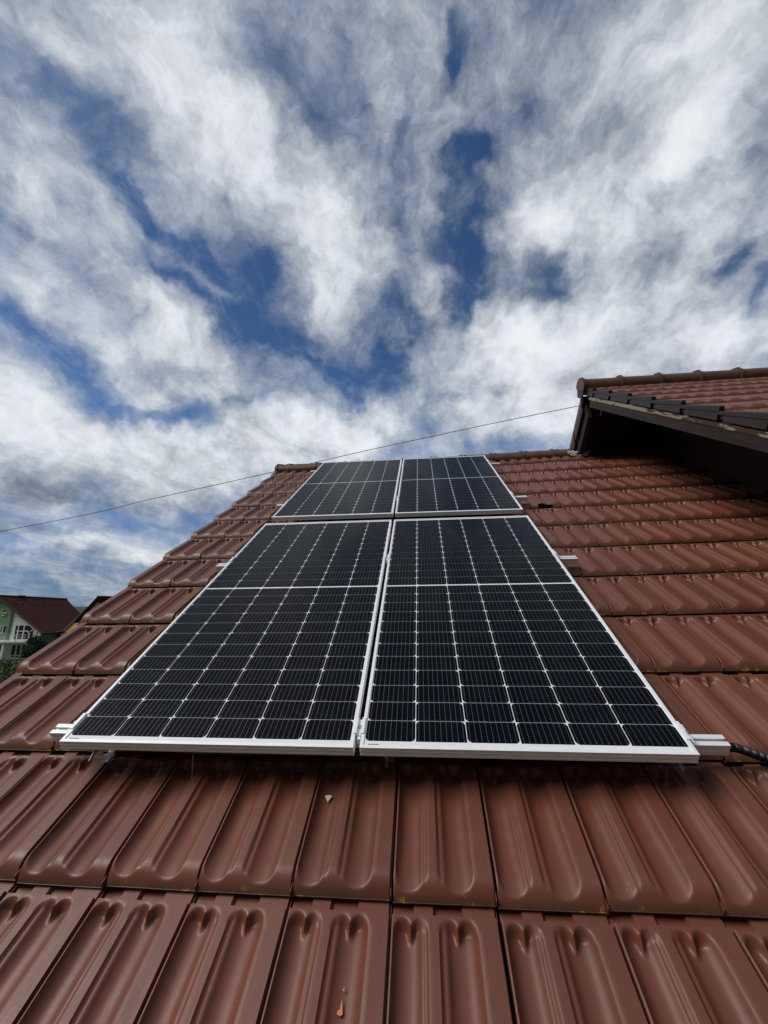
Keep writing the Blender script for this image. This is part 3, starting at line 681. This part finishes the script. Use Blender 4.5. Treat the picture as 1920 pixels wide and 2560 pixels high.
for i, uc in enumerate((-0.985, 0.095, 1.035)):
    nb = bend(uc)
    t = thing('roof_hook', hlab[i], 'roof hook', (uc, 0.06, -0.15), 'roof hooks under the lowest rail')
    mb = MB(); mb.box((uc - .018, .058, -.135 + nb), (uc + .018, .063, -.045)); mb.build('upright', M_STEEL, t, bevel=.001)
    mb = MB(); mb.obox((uc + (.034 if i == 0 else .0), .115 if i == 0 else .16, -.136 + nb), (.013, 0, 0), (0, .075, .006), (0, 0, .003)); mb.build('arm', M_RAIL, t, bevel=.001)
    mb = MB(); mb.tube([(uc - .004, .064, -.105 + nb), (uc - .004, .022, -.118 + nb)], .0042, 8); mb.tube([(uc - .004, .0575, -.107 + nb), (uc - .004, .050, -.110 + nb)], .0095, 6); mb.tube([(uc + .006, .0575, -.085 + nb), (uc + .006, .049, -.086 + nb)], .006, 6); mb.build('bolt', M_STEEL, t)
    if i == 2:
        mb = MB(); mb.prism([(uc - .075, .05, -.036), (uc - .030, .05, -.036), (uc - .045, .046, -.075), (uc - .05, .046, -.075)], (0, .003, 0)); mb.build('tab', M_ALU, t)

# cables and conduit
def curve_pts(P, n):
    P = [Vector(p) for p in P]; out = []
    for i in range(len(P) - 1):
        a, b, c_, d = P[max(i - 1, 0)], P[i], P[i + 1], P[min(i + 2, len(P) - 1)]
        for k in range(n):
            t = k / n; out.append(0.5 * ((2 * b) + (c_ - a) * t + (2 * a - 5 * b + 4 * c_ - d) * t * t + (3 * b - a - 3 * c_ + d) * t ** 3))
    return out + [P[-1]]
mb = MB(); mb.tube(curve_pts([(-.62, .09, -.06), (-.49, .045, -.112), (-.28, .024, -.128), (-.08, .026, -.126), (.08, .050, -.108), (.20, .10, -.06)], 10), .0030, 8)
solo('solar_cable', mb, M_BLACK, 'thin black cable sagging below the near panels\' lower edge', 'cable', (-.28, .03, -.125), smooth=60)
mb = MB(); mb.tube([(-.592, .030, -.085), (-.590, .008, -.118), (-.583, -.018, -.143)], [.0013, .0013, .0008], 6)
solo('cable_tie', mb, M_STEEL, 'loose tail of a cable tie hanging under the near left panel', 'cable tie', (-.59, .03, -.085))
path = curve_pts([(1.12, .087, -.0662), (1.17, .087, -.0662), (1.222, .087, -.069), (1.28, .083, -.090), (1.334, .077, -.108), (1.42, .060, -.113), (1.60, .030, -.111), (2.0, .0, -.103), (2.4, -.01, -.095), (2.9, .0, -.083), (3.2, .02, -.077)], 62)
mb = MB(); mb.tube(path, [0.0118 + 0.0028 * math.sin(i * 2 * math.pi / 5.2) for i in range(len(path))], 14)
solo('corrugated_conduit', mb, M_CONDUIT, 'black corrugated conduit running off the lowest rail\'s right end across the tiles', 'conduit', (1.2, .1, -.06), smooth=60)

# debris on the tiles
mb = MB(); pl = [(-.108, -.050), (-.104, -.0488), (-.099, -.0475), (-.094, -.0480), (-.0895, -.0512), (-.0935, -.0560), (-.0965, -.0620), (-.0975, -.0655), (-.0995, -.0610), (-.1015, -.0590), (-.1035, -.0550)]
zc = N0 - 0.034 * (0.262 / G) - 0.0195
mb.prism([(-.100 + (a + .099) * 1.4, -.054 + (b + .056) * 1.4, zc + .003 + (b + .05) * .05) for a, b in pl], (0, 0, .004))
solo('plaster_chip', mb, M_CHIP, 'small cream triangular chip lying in a tile trough below the near left panel', 'chip', (-.099, -.055, zc), bevel=.0008)
mb = MB(); pl = [(.018, -.528), (.026, -.531), (.031, -.528), (.030, -.521), (.0275, -.512), (.0255, -.505), (.0245, -.513), (.0235, -.520), (.019, -.523)]
zc = N0 - 0.034 * (0.22 / G) - 0.0195
mb.prism([(a, b, zc + .001) for a, b in pl], (0, 0, .0035)); mb.prism([(a * .4 + .0165, (b + .52) * .4 - .488, zc + .001) for a, b in pl], (0, 0, .002))
solo('clay_flake', mb, M_ORANGE, 'orange clay flake on the nearest course of tiles', 'chip', (.025, -.52, zc), bevel=.0006)

# ================================================================== the neighbourhood (world frame, ground at Z = 0)
ID = Matrix.Identity(4)
def frame_at(origin, xdir):                      # local x along xdir, local y = away from us, z up
    x = Vector((xdir[0], xdir[1], 0)).normalized(); y = Vector((-x.y, x.x, 0))
    return Matrix(((x.x, y.x, 0, origin[0]), (x.y, y.y, 0, origin[1]), (0, 0, 1, origin[2]), (0, 0, 0, 1)))
def rect_part(name, mat, parent, a, b): mb = MB(); mb.box(a, b); return mb.build(name, mat, parent)

M_GRASS = material('grass', (0.055, 0.085, 0.030), 0.95, var=0.4, vscale=0.4)
mb = MB(); nseg = 48; vs = [(0, 0, 0)]; rings = [30, 90, 250, 700, 1800, 5000]; fs = []
for i, r_ in enumerate(rings):
    for k in range(nseg): a = 2 * math.pi * k / nseg; vs.append((r_ * math.cos(a), r_ * math.sin(a), 0.0 if i < 3 else -2.0 * (i - 2)))
for k in range(nseg): fs.append((0, 1 + k, 1 + (k + 1) % nseg))
for i in range(len(rings) - 1):
    for k in range(nseg): fs.append((1 + i * nseg + k, 1 + (i + 1) * nseg + k, 1 + (i + 1) * nseg + (k + 1) % nseg, 1 + i * nseg + (k + 1) % nseg))
mb.add(vs, fs); g = mb.build('ground', M_GRASS); tag(g, kind='structure')
# wooded hills on the horizon
M_HILL = material('hill_wood', (0.022, 0.038, 0.030), 1.0, var=0.5, vscale=0.02)
mb = MB(); vs = []; fs = []; n = 240
for k in range(n):
    a = 2 * math.pi * k / n
    h = 40 + 9 * math.sin(3 * a + 1.2) + 7 * math.sin(7 * a + .4) + 3 * math.sin(19 * a) + random.uniform(-1.6, 1.6)
    for (r_, z) in ((1300, -6), (1700, h * 0.62), (2100, h), (2600, h * 0.8)): vs.append((r_ * math.cos(a), r_ * math.sin(a), z))
for k in range(n):
    for j in range(3): fs.append((k * 4 + j, k * 4 + j + 1, ((k + 1) % n) * 4 + j + 1, ((k + 1) % n) * 4 + j))
mb.add(vs, fs); tag(mb.build('hills', M_HILL), kind='structure')

# green and white house
M_WHITE = material('white_render', (0.86, 0.87, 0.86), 0.9, var=0.06, vscale=1.2)
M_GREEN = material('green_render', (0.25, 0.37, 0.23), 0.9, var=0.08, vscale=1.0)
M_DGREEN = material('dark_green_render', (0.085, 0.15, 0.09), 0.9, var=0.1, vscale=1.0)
M_PVC = material('white_pvc', (0.86, 0.87, 0.87), 0.4)
M_GLASS = material('window_glass', (0.012, 0.014, 0.014), 0.08, spec=0.6)
def band_roof():
    m = material('distant_roof_tiles', (0.070, 0.026, 0.018), 0.9, spec=0.08)
    t = m.node_tree; b = t.nodes['Principled BSDF']; tcn = t.nodes.new('ShaderNodeTexCoord')
    sx = t.nodes.new('ShaderNodeSeparateXYZ'); t.links.new(tcn.outputs['Object'], sx.inputs[0])
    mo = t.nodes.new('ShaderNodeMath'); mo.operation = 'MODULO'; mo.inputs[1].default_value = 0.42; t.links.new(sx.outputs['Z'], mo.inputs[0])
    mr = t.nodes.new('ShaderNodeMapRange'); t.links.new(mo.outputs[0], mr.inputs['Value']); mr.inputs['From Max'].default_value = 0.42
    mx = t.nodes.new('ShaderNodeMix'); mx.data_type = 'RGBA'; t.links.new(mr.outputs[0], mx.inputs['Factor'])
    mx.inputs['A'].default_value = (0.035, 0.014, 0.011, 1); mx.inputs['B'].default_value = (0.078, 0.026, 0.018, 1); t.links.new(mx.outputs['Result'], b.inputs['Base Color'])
    return m
M_FROOF = band_roof()
FQ = (0.24 - 67.52, -1.47 + 69.64, 0.0)
FR = frame_at(FQ, (0.98338, 0.18154))            # local x: along the facade (corner at 0), y: along the ridge
gh = thing('green_house', 'green and white gabled house with balcony and large brown roof', 'house', (-8, 0, 0), frame=FR)
gab = lambda x: 10.35 - 0.78 * abs(x + 8.0)
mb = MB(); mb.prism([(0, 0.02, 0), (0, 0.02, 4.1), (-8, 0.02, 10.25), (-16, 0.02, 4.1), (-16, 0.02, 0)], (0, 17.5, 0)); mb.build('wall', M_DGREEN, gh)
mb = MB(); mb.prism([(0.02, 0, 0), (0.02, 0, 4.1), (-5.1, 0, gab(-5.1) - .25), (-5.1, 0, 0)], (0, -.06, 0)); mb.build('white_facade', M_WHITE, gh)
mb = MB(); mb.prism([(-5.1, 0, 3.0), (-5.1, 0, gab(-5.1) - .25), (-5.42, 0, gab(-5.42) - .25), (-5.42, 0, 3.0)], (0, -.22, 0)); mb.build('pilaster', M_DGREEN, gh)
mb = MB(); mb.prism([(-5.42, 0, 3.0), (-5.42, 0, gab(-5.42) - .25), (-8, 0, 10.1), (-10.6, 0, gab(-10.6) - .25), (-10.6, 0, 3.0)], (0, -.10, 0)); mb.build('green_facade', M_GREEN, gh)
rect_part('lower_facade', M_WHITE, gh, (-16, -.06, 0), (-5.1, -.001, 3.0))
rect_part('column', M_WHITE, gh, (-5.1, -1.3, 0), (-4.75, -.95, 2.62))
# roof, cut off low on the right where the orange gable meets it
def slab(poly, th, name, mat):
    mb = MB(); mb.prism(poly, (0, 0, -th)); return mb.build(name, mat, gh)
zr = lambda x: 10.55 - 0.735 * (x + 8.0)
roofp = [(-8, -.7, zr(-8)), (-8, 18.1, zr(-8)), (-3.74, 16.5, zr(-3.74)), (0.65, 4.3, zr(.65)), (0.65, -.7, zr(.65))]
rf = slab(roofp, .22, 'roof', M_FROOF)
mb = MB(); mb.prism([(-8.001, -.7, zr(-8)), (-8.001, 18.1, zr(-8)), (-16.6, 18.1, zr(.6)), (-16.6, -.7, zr(.6))], (0, 0, -.22)); mb.build('roof', M_FROOF, gh)
mb = MB(); mb.prism([(-8, -.76, 10.60), (-8, -.76, 10.22), (0.7, -.76, zr(.7) - .30), (0.7, -.76, zr(.7) + .04)], (0, .05, 0)); mb.build('barge_board', material('brown_board', (0.10, 0.050, 0.038), 0.7), rf)
mb = MB(); mb.tube([(-8, -.75, 10.60), (-8, 18.2, 10.60)], .14, 8); mb.build('ridge_cap', M_FROOF, rf)
rect_part('skylight_hatch', M_FROOF, rf, (-7.9, 4.2, 10.5), (-7.5, 5.4, 10.82))
for i in range(9):
    mb = MB(); x = -5.9; y = 1.2 + i * 1.75; mb.box((x - .13, y - .1, zr(x)), (x + .05, y + .1, zr(x) + .22)); mb.build('snow_guard', M_FROOF, rf)
mb = MB(); mb.tube([(.72, -.7, 4.12), (.72, 4.3, 4.12)], .08, 8); mb.build('gutter', material('brown_metal', (0.09, 0.05, 0.04), 0.5), rf)
# quarter-arch window over the balcony
def bars(parent, lst, y0=-.20, y1=-.10):
    mb = MB()
    for (xa, za, xb, zb, w) in lst:
        d = Vector((xb - xa, 0, zb - za)); ln = d.length; d.normalize(); c_ = Vector(((xa + xb) / 2, (y0 + y1) / 2, (za + zb) / 2))
        mb.obox(c_, d * (ln / 2), Vector((0, (y1 - y0) / 2, 0)), Vector((-d.z, 0, d.x)) * (w / 2))
    return mb.build('window_bars', M_PVC, parent)
aw = [(-4.3, -.08, 2.95), (-4.3, -.08, 5.4)] + [(-2.65 + 1.30 * math.sin(k * math.pi / 20), -.08, 4.1 + 1.30 * math.cos(k * math.pi / 20)) for k in range(11)] + [(-1.35, -.08, 2.95)]
mb = MB(); mb.prism(aw, (0, -.03, 0)); w = mb.build('arched_window', M_GLASS, gh)
bars(w, [(-3.78, 2.95, -3.78, 5.4, .16), (-2.85, 2.95, -2.85, 5.4, .16), (-4.0, 4.45, -2.4, 4.45, .14), (-4.3, 2.99, -1.35, 2.99, .12), (-1.75, 4.35, -1.35, 4.75, .12)] +
     [(-2.55 + .75 * math.sin(k * math.pi / 12), 3.75 + .75 * math.cos(k * math.pi / 12), -2.55 + .75 * math.sin((k + 1) * math.pi / 12), 3.75 + .75 * math.cos((k + 1) * math.pi / 12), .15) for k in range(6)] + [(-1.80, 3.0, -1.80, 3.75, .15)])
rect_part('reveal', M_WHITE, w, (-4.62, -.10, 2.95), (-4.3, -.061, 5.4))
# terrace windows below
for (xa, xb) in ((-4.3, -1.1), (-9.4, -5.9)):
    w = rect_part('window', M_GLASS, gh, (xa, -.10, .05), (xb, -.06, 2.1))
    n = 4; bars(w, [(xa + (xb - xa) * k / n, .05, xa + (xb - xa) * k / n, 2.1, .20) for k in range(n + 1)] + [(xa, .42, xb, .42, .13), (xa, .08, xb, .08, .12)])
w = rect_part('window', M_GLASS, gh, (-7.6, -.13, 4.15), (-5.95, -.11, 5.45)); bars(w, [(-7.6, 4.2, -5.95, 4.2, .14), (-7.6, 5.4, -5.95, 5.4, .1), (-6.75, 4.15, -6.75, 5.45, .2), (-6.3, 4.15, -6.3, 5.45, .16), (-7.6, 4.15, -7.6, 5.45, .16)], -.24, -.135)
ov = [(-6.65 + .34 * math.cos(k * math.pi / 12), -.115, 7.6 + .46 * math.sin(k * math.pi / 12)) for k in range(24)]
mb = MB(); mb.prism(ov, (0, -.03, 0)); w = mb.build('oval_window', M_GLASS, gh)
bars(w, [(-6.65 + .36 * math.cos(k * math.pi / 8), 7.6 + .48 * math.sin(k * math.pi / 8), -6.65 + .36 * math.cos((k + 1) * math.pi / 8), 7.6 + .48 * math.sin((k + 1) * math.pi / 8), .10) for k in range(8, 16)] + [(-7.0, 7.62, -6.2, 7.72, .12), (-6.65, 7.2, -6.6, 7.65, .1)], -.22, -.15)
# balcony slab and rail
bl = rect_part('balcony', M_WHITE, gh, (-16, -1.5, 2.62), (-1.4, -.061, 2.86))
mb = MB()
for z in (3.15, 3.42, 3.68, 3.96): mb.tube([(-16, -1.45, z), (-1.5, -1.45, z), (-1.5, -.2, z)], .030, 6)
for x in (-15, -12.5, -10, -7.8, -6.1, -4.6, -3.1, -1.5): mb.tube([(x, -1.45, 2.70), (x, -1.45, 3.98)], .04, 6)
mb.build('railing', material('grey_paint', (0.5, 0.5, 0.5), 0.6), bl)

# orange house whose gable closes the green house's roof
og = thing('orange_house', 'orange rendered house with white soffit behind the green house', 'house', (-1.5, 10.5, 0), frame=FR)
e0, e1 = Vector((0.65, 4.3, zr(.65))), Vector((-3.74, 16.5, zr(-3.74)))
M_ORG = material('orange_render', (0.55, 0.25, 0.055), 0.9, var=0.08)
dz = Vector((0, 0, -.25)); back = Vector((0.9, 0.6, 0))
mb = MB(); q = [e0 + dz, e1 + dz, Vector((e1.x, e1.y, 0)), Vector((e0.x, e0.y, 0))]; mb.prism([p + back * .02 for p in q], (2.5, 3.0, 0)); mb.build('wall', M_ORG, og)
mb = MB(); mb.prism([e0 + dz, e1 + dz, e1 + dz * 3.6, e0 + dz * 3.6], (-.03, -.02, 0)); mb.build('soffit', M_PVC, og)
mb = MB(); mb.prism([e0 + dz * 1.2, e1 + dz * 1.2, e1 + Vector((0, 0, .06)), e0 + Vector((0, 0, .06))], (.35, .1, 0)); mb.build('barge_board', M_WOOD, og)
# house with a sand-coloured gable further right, only its rake shows above our tiles
sp = [(-.6345, .7729, .0355), (-.6576, .7533, -.0103)]
P0, P1 = [Vector((0.24 + d[0] * 92, -1.47 + d[1] * 92, 7 + d[2] * 92)) for d in sp]
sh_ = thing('sand_house', 'sand coloured gable with dark barge board showing just above the roof tiles', 'house', (P0.x, P0.y, 0), frame=ID)
mir = Vector((2 * P0.x - P1.x, 2 * P0.y - P1.y, P1.z))
M_SAND = material('sand_render', (0.38, 0.30, 0.19), 0.9, var=0.1)
mb = MB(); mb.prism([P0 + Vector((0, 0, -.3)), P1 + Vector((0, 0, -.3)), Vector((P1.x, P1.y, 0)), Vector((mir.x, mir.y, 0)), mir + Vector((0, 0, -.3))], (6.5, 8, 0)); mb.build('wall', M_SAND, sh_)
rx = (P1 - P0).normalized(); off = Vector((-.4, -.5, 0))
for A in (P1, mir):
    mb = MB(); mb.prism([P0 + off, A + off, A + off + Vector((0, 0, -.30)), P0 + off + Vector((0, 0, -.30))], (7.5, 9.2, 0)); mb.build('roof', M_FROOF, sh_)
mb = MB(); mb.tube([P0 + off + Vector((0, 0, .04)), P0 + off + Vector((7.5, 9.2, .04))], .12, 8); mb.build('ridge_cap', M_FROOF, sh_)

# hedge conifers, shrubs, garden wall
M_LEAF1 = material('thuja_leaf', (0.020, 0.038, 0.018), 0.8, var=0.6, vscale=2.5)
M_LEAF2 = material('shrub_leaf', (0.050, 0.085, 0.022), 0.8, var=0.6, vscale=2.0)
M_BARK = material('bark', (0.06, 0.045, 0.03), 0.9)
def plant(name, label, cat, loc, h, w, mat, cone, n, size, group=None):
    t = thing(name, label, cat, loc, group, frame=ID); rr = random.Random(hash((round(loc[0], 2), round(loc[1], 2))) & 0xffff)
    mb = MB(); mb.tube([(loc[0], loc[1], 0), (loc[0] + .05, loc[1], h * .45), (loc[0], loc[1] + .04, h * .8)], [.10, .07, .02], 7)
    for k in range(5):
        a = k * 2.4; z = h * (.2 + .12 * k); mb.tube([(loc[0], loc[1], z), (loc[0] + w * .5 * math.cos(a), loc[1] + w * .5 * math.sin(a), z + .15 * h)], [.035, .012], 5)
    mb.build('trunk', M_BARK, t)
    cl = [(rr.uniform(0, 6.28), rr.uniform(.12, .95), rr.uniform(.15, .45)) for _ in range(22)]
    mb = MB()
    for _ in range(n):
        a0, z0, cr = rr.choice(cl)
        rad = (w * (1 - z0) ** .8 + .08) if cone else w * math.sqrt(max(0, 1 - (2 * z0 - 1) ** 2)) + .05
        d = rad * rr.uniform(.45, 1.0)
        c_ = Vector((loc[0] + d * math.cos(a0), loc[1] + d * math.sin(a0), h * z0)) + Vector((rr.gauss(0, cr * w), rr.gauss(0, cr * w), rr.gauss(0, cr * .5 * (h if cone else w))))
        if c_.z < .05: c_.z = .05 + rr.random() * .2
        nv = Vector((rr.gauss(0, 1), rr.gauss(0, 1), rr.gauss(.6, 1))).normalized(); x = nv.orthogonal().normalized(); y = nv.cross(x); s = size * rr.uniform(.6, 1.4)
        if cone: y = (y * .4 + Vector((0, 0, 1))).normalized()
        mb.add([c_ - x * s * .5, c_ + x * s * .5, c_ + x * s * .15 + y * s * 1.3, c_ - x * s * .15 + y * s * 1.2], [(0, 1, 2, 3)])
    mb.build('crown' if cat == 'tree' else 'foliage', mat, t)
def at(d, dist): return (0.24 + d[0] * dist, -1.47 + d[1] * dist, 0)
for i, (d, dist, h, w) in enumerate([((-.7035, .7106), 90, 3.0, .75), ((-.7012, .7130), 90, 3.2, .8), ((-.6985, .7156), 90, 2.5, .8), ((-.6945, .7195), 90, 3.3, .9), ((-.7055, .7087), 89, 2.0, .8)]):
    plant('thuja_tree', ['dark conifer left of the white corner of the green house', 'tall dark conifer at the white corner of the green house', 'short dark conifer filling the hedge before the green side wall', 'tallest dark conifer, in front of the green side wall', 'low dark conifer beside the terrace window'][i], 'tree', at(d, dist), h, w, M_LEAF1, True, 1500, .20, 'hedge conifers by the green house')
for i, (d, dist, h, w) in enumerate([((-.7300, .6834), 66, 2.0, 1.6), ((-.7225, .6914), 58, 2.0, 1.5), ((-.7185, .6955), 50, 2.2, 1.5), ((-.7285, .6850), 42, 2.0, 1.4), ((-.7190, .6950), 40, 2.2, 1.2), ((-.7250, .6887), 34, 1.6, 1.3)]):
    plant('garden_shrub', ['loose green shrub at the left photo edge, farthest from the roof', 'green shrub below the terrace garden wall', 'green shrub just past the roof verge', 'broad green shrub at the left edge', 'green shrub hugging the lower roof verge', 'lowest green shrub, nearest to our house'][i], 'shrub', at(d, dist), h, w, M_LEAF2, False, 1700, .15, 'shrubs below the roof verge')
gw = at((-.7138, .7004), 80)
wf = frame_at((gw[0], gw[1], 0), (0.98338, 0.18154))
solo('garden_wall', MB().box((-5, -.15, 0), (6, .15, 1.15)).box((-5.05, -.2, 1.15), (6.05, .2, 1.22)), material('rubble_stone', (0.20, 0.18, 0.15), 0.95, var=0.5, vscale=3, bump=.8, bscale=6), 'low grey stone garden wall between the green house and the shrubs', 'wall', (0, 0, 0), frame=wf)

# overhead wires
def wire(name, pts, r, label):
    mb = MB(); P = [Vector(p) for p in pts]; mb.tube(P, r, 6); solo(name, mb, M_CABLE, label, 'cable', tuple(P[0]), frame=ID, smooth=60)
pp = curve_pts([(-30, 8.03, 6.3), (-10.638, 8.027, 9.131), (-6.571, 8.027, 9.852), (-3.441, 8.027, 10.434), (-1.927, 8.027, 10.728), (-0.264, 8.027, 11.040), (3.992, 8.027, 11.77), (12, 8.03, 13.0)], 8)
wire('overhead_cable', pp, .0075, 'thin overhead cable rising across the cloudy sky behind the roof')
dirs = [(-.80, .60, .0235), (-.73838, .67438, .00401), (-.69969, .71444, -.0064), (-.65509, .75555, -.0170), (-.58, .81, -.036)]
wire('service_wire', [(0.24 + d[0] * 60 * k, -1.47 + d[1] * 60 * k, 7 + d[2] * 60 * k) for d, k in zip(dirs, (1, 1, 1, 1, 1))], .02, 'thin dark wire strung in front of the green house')
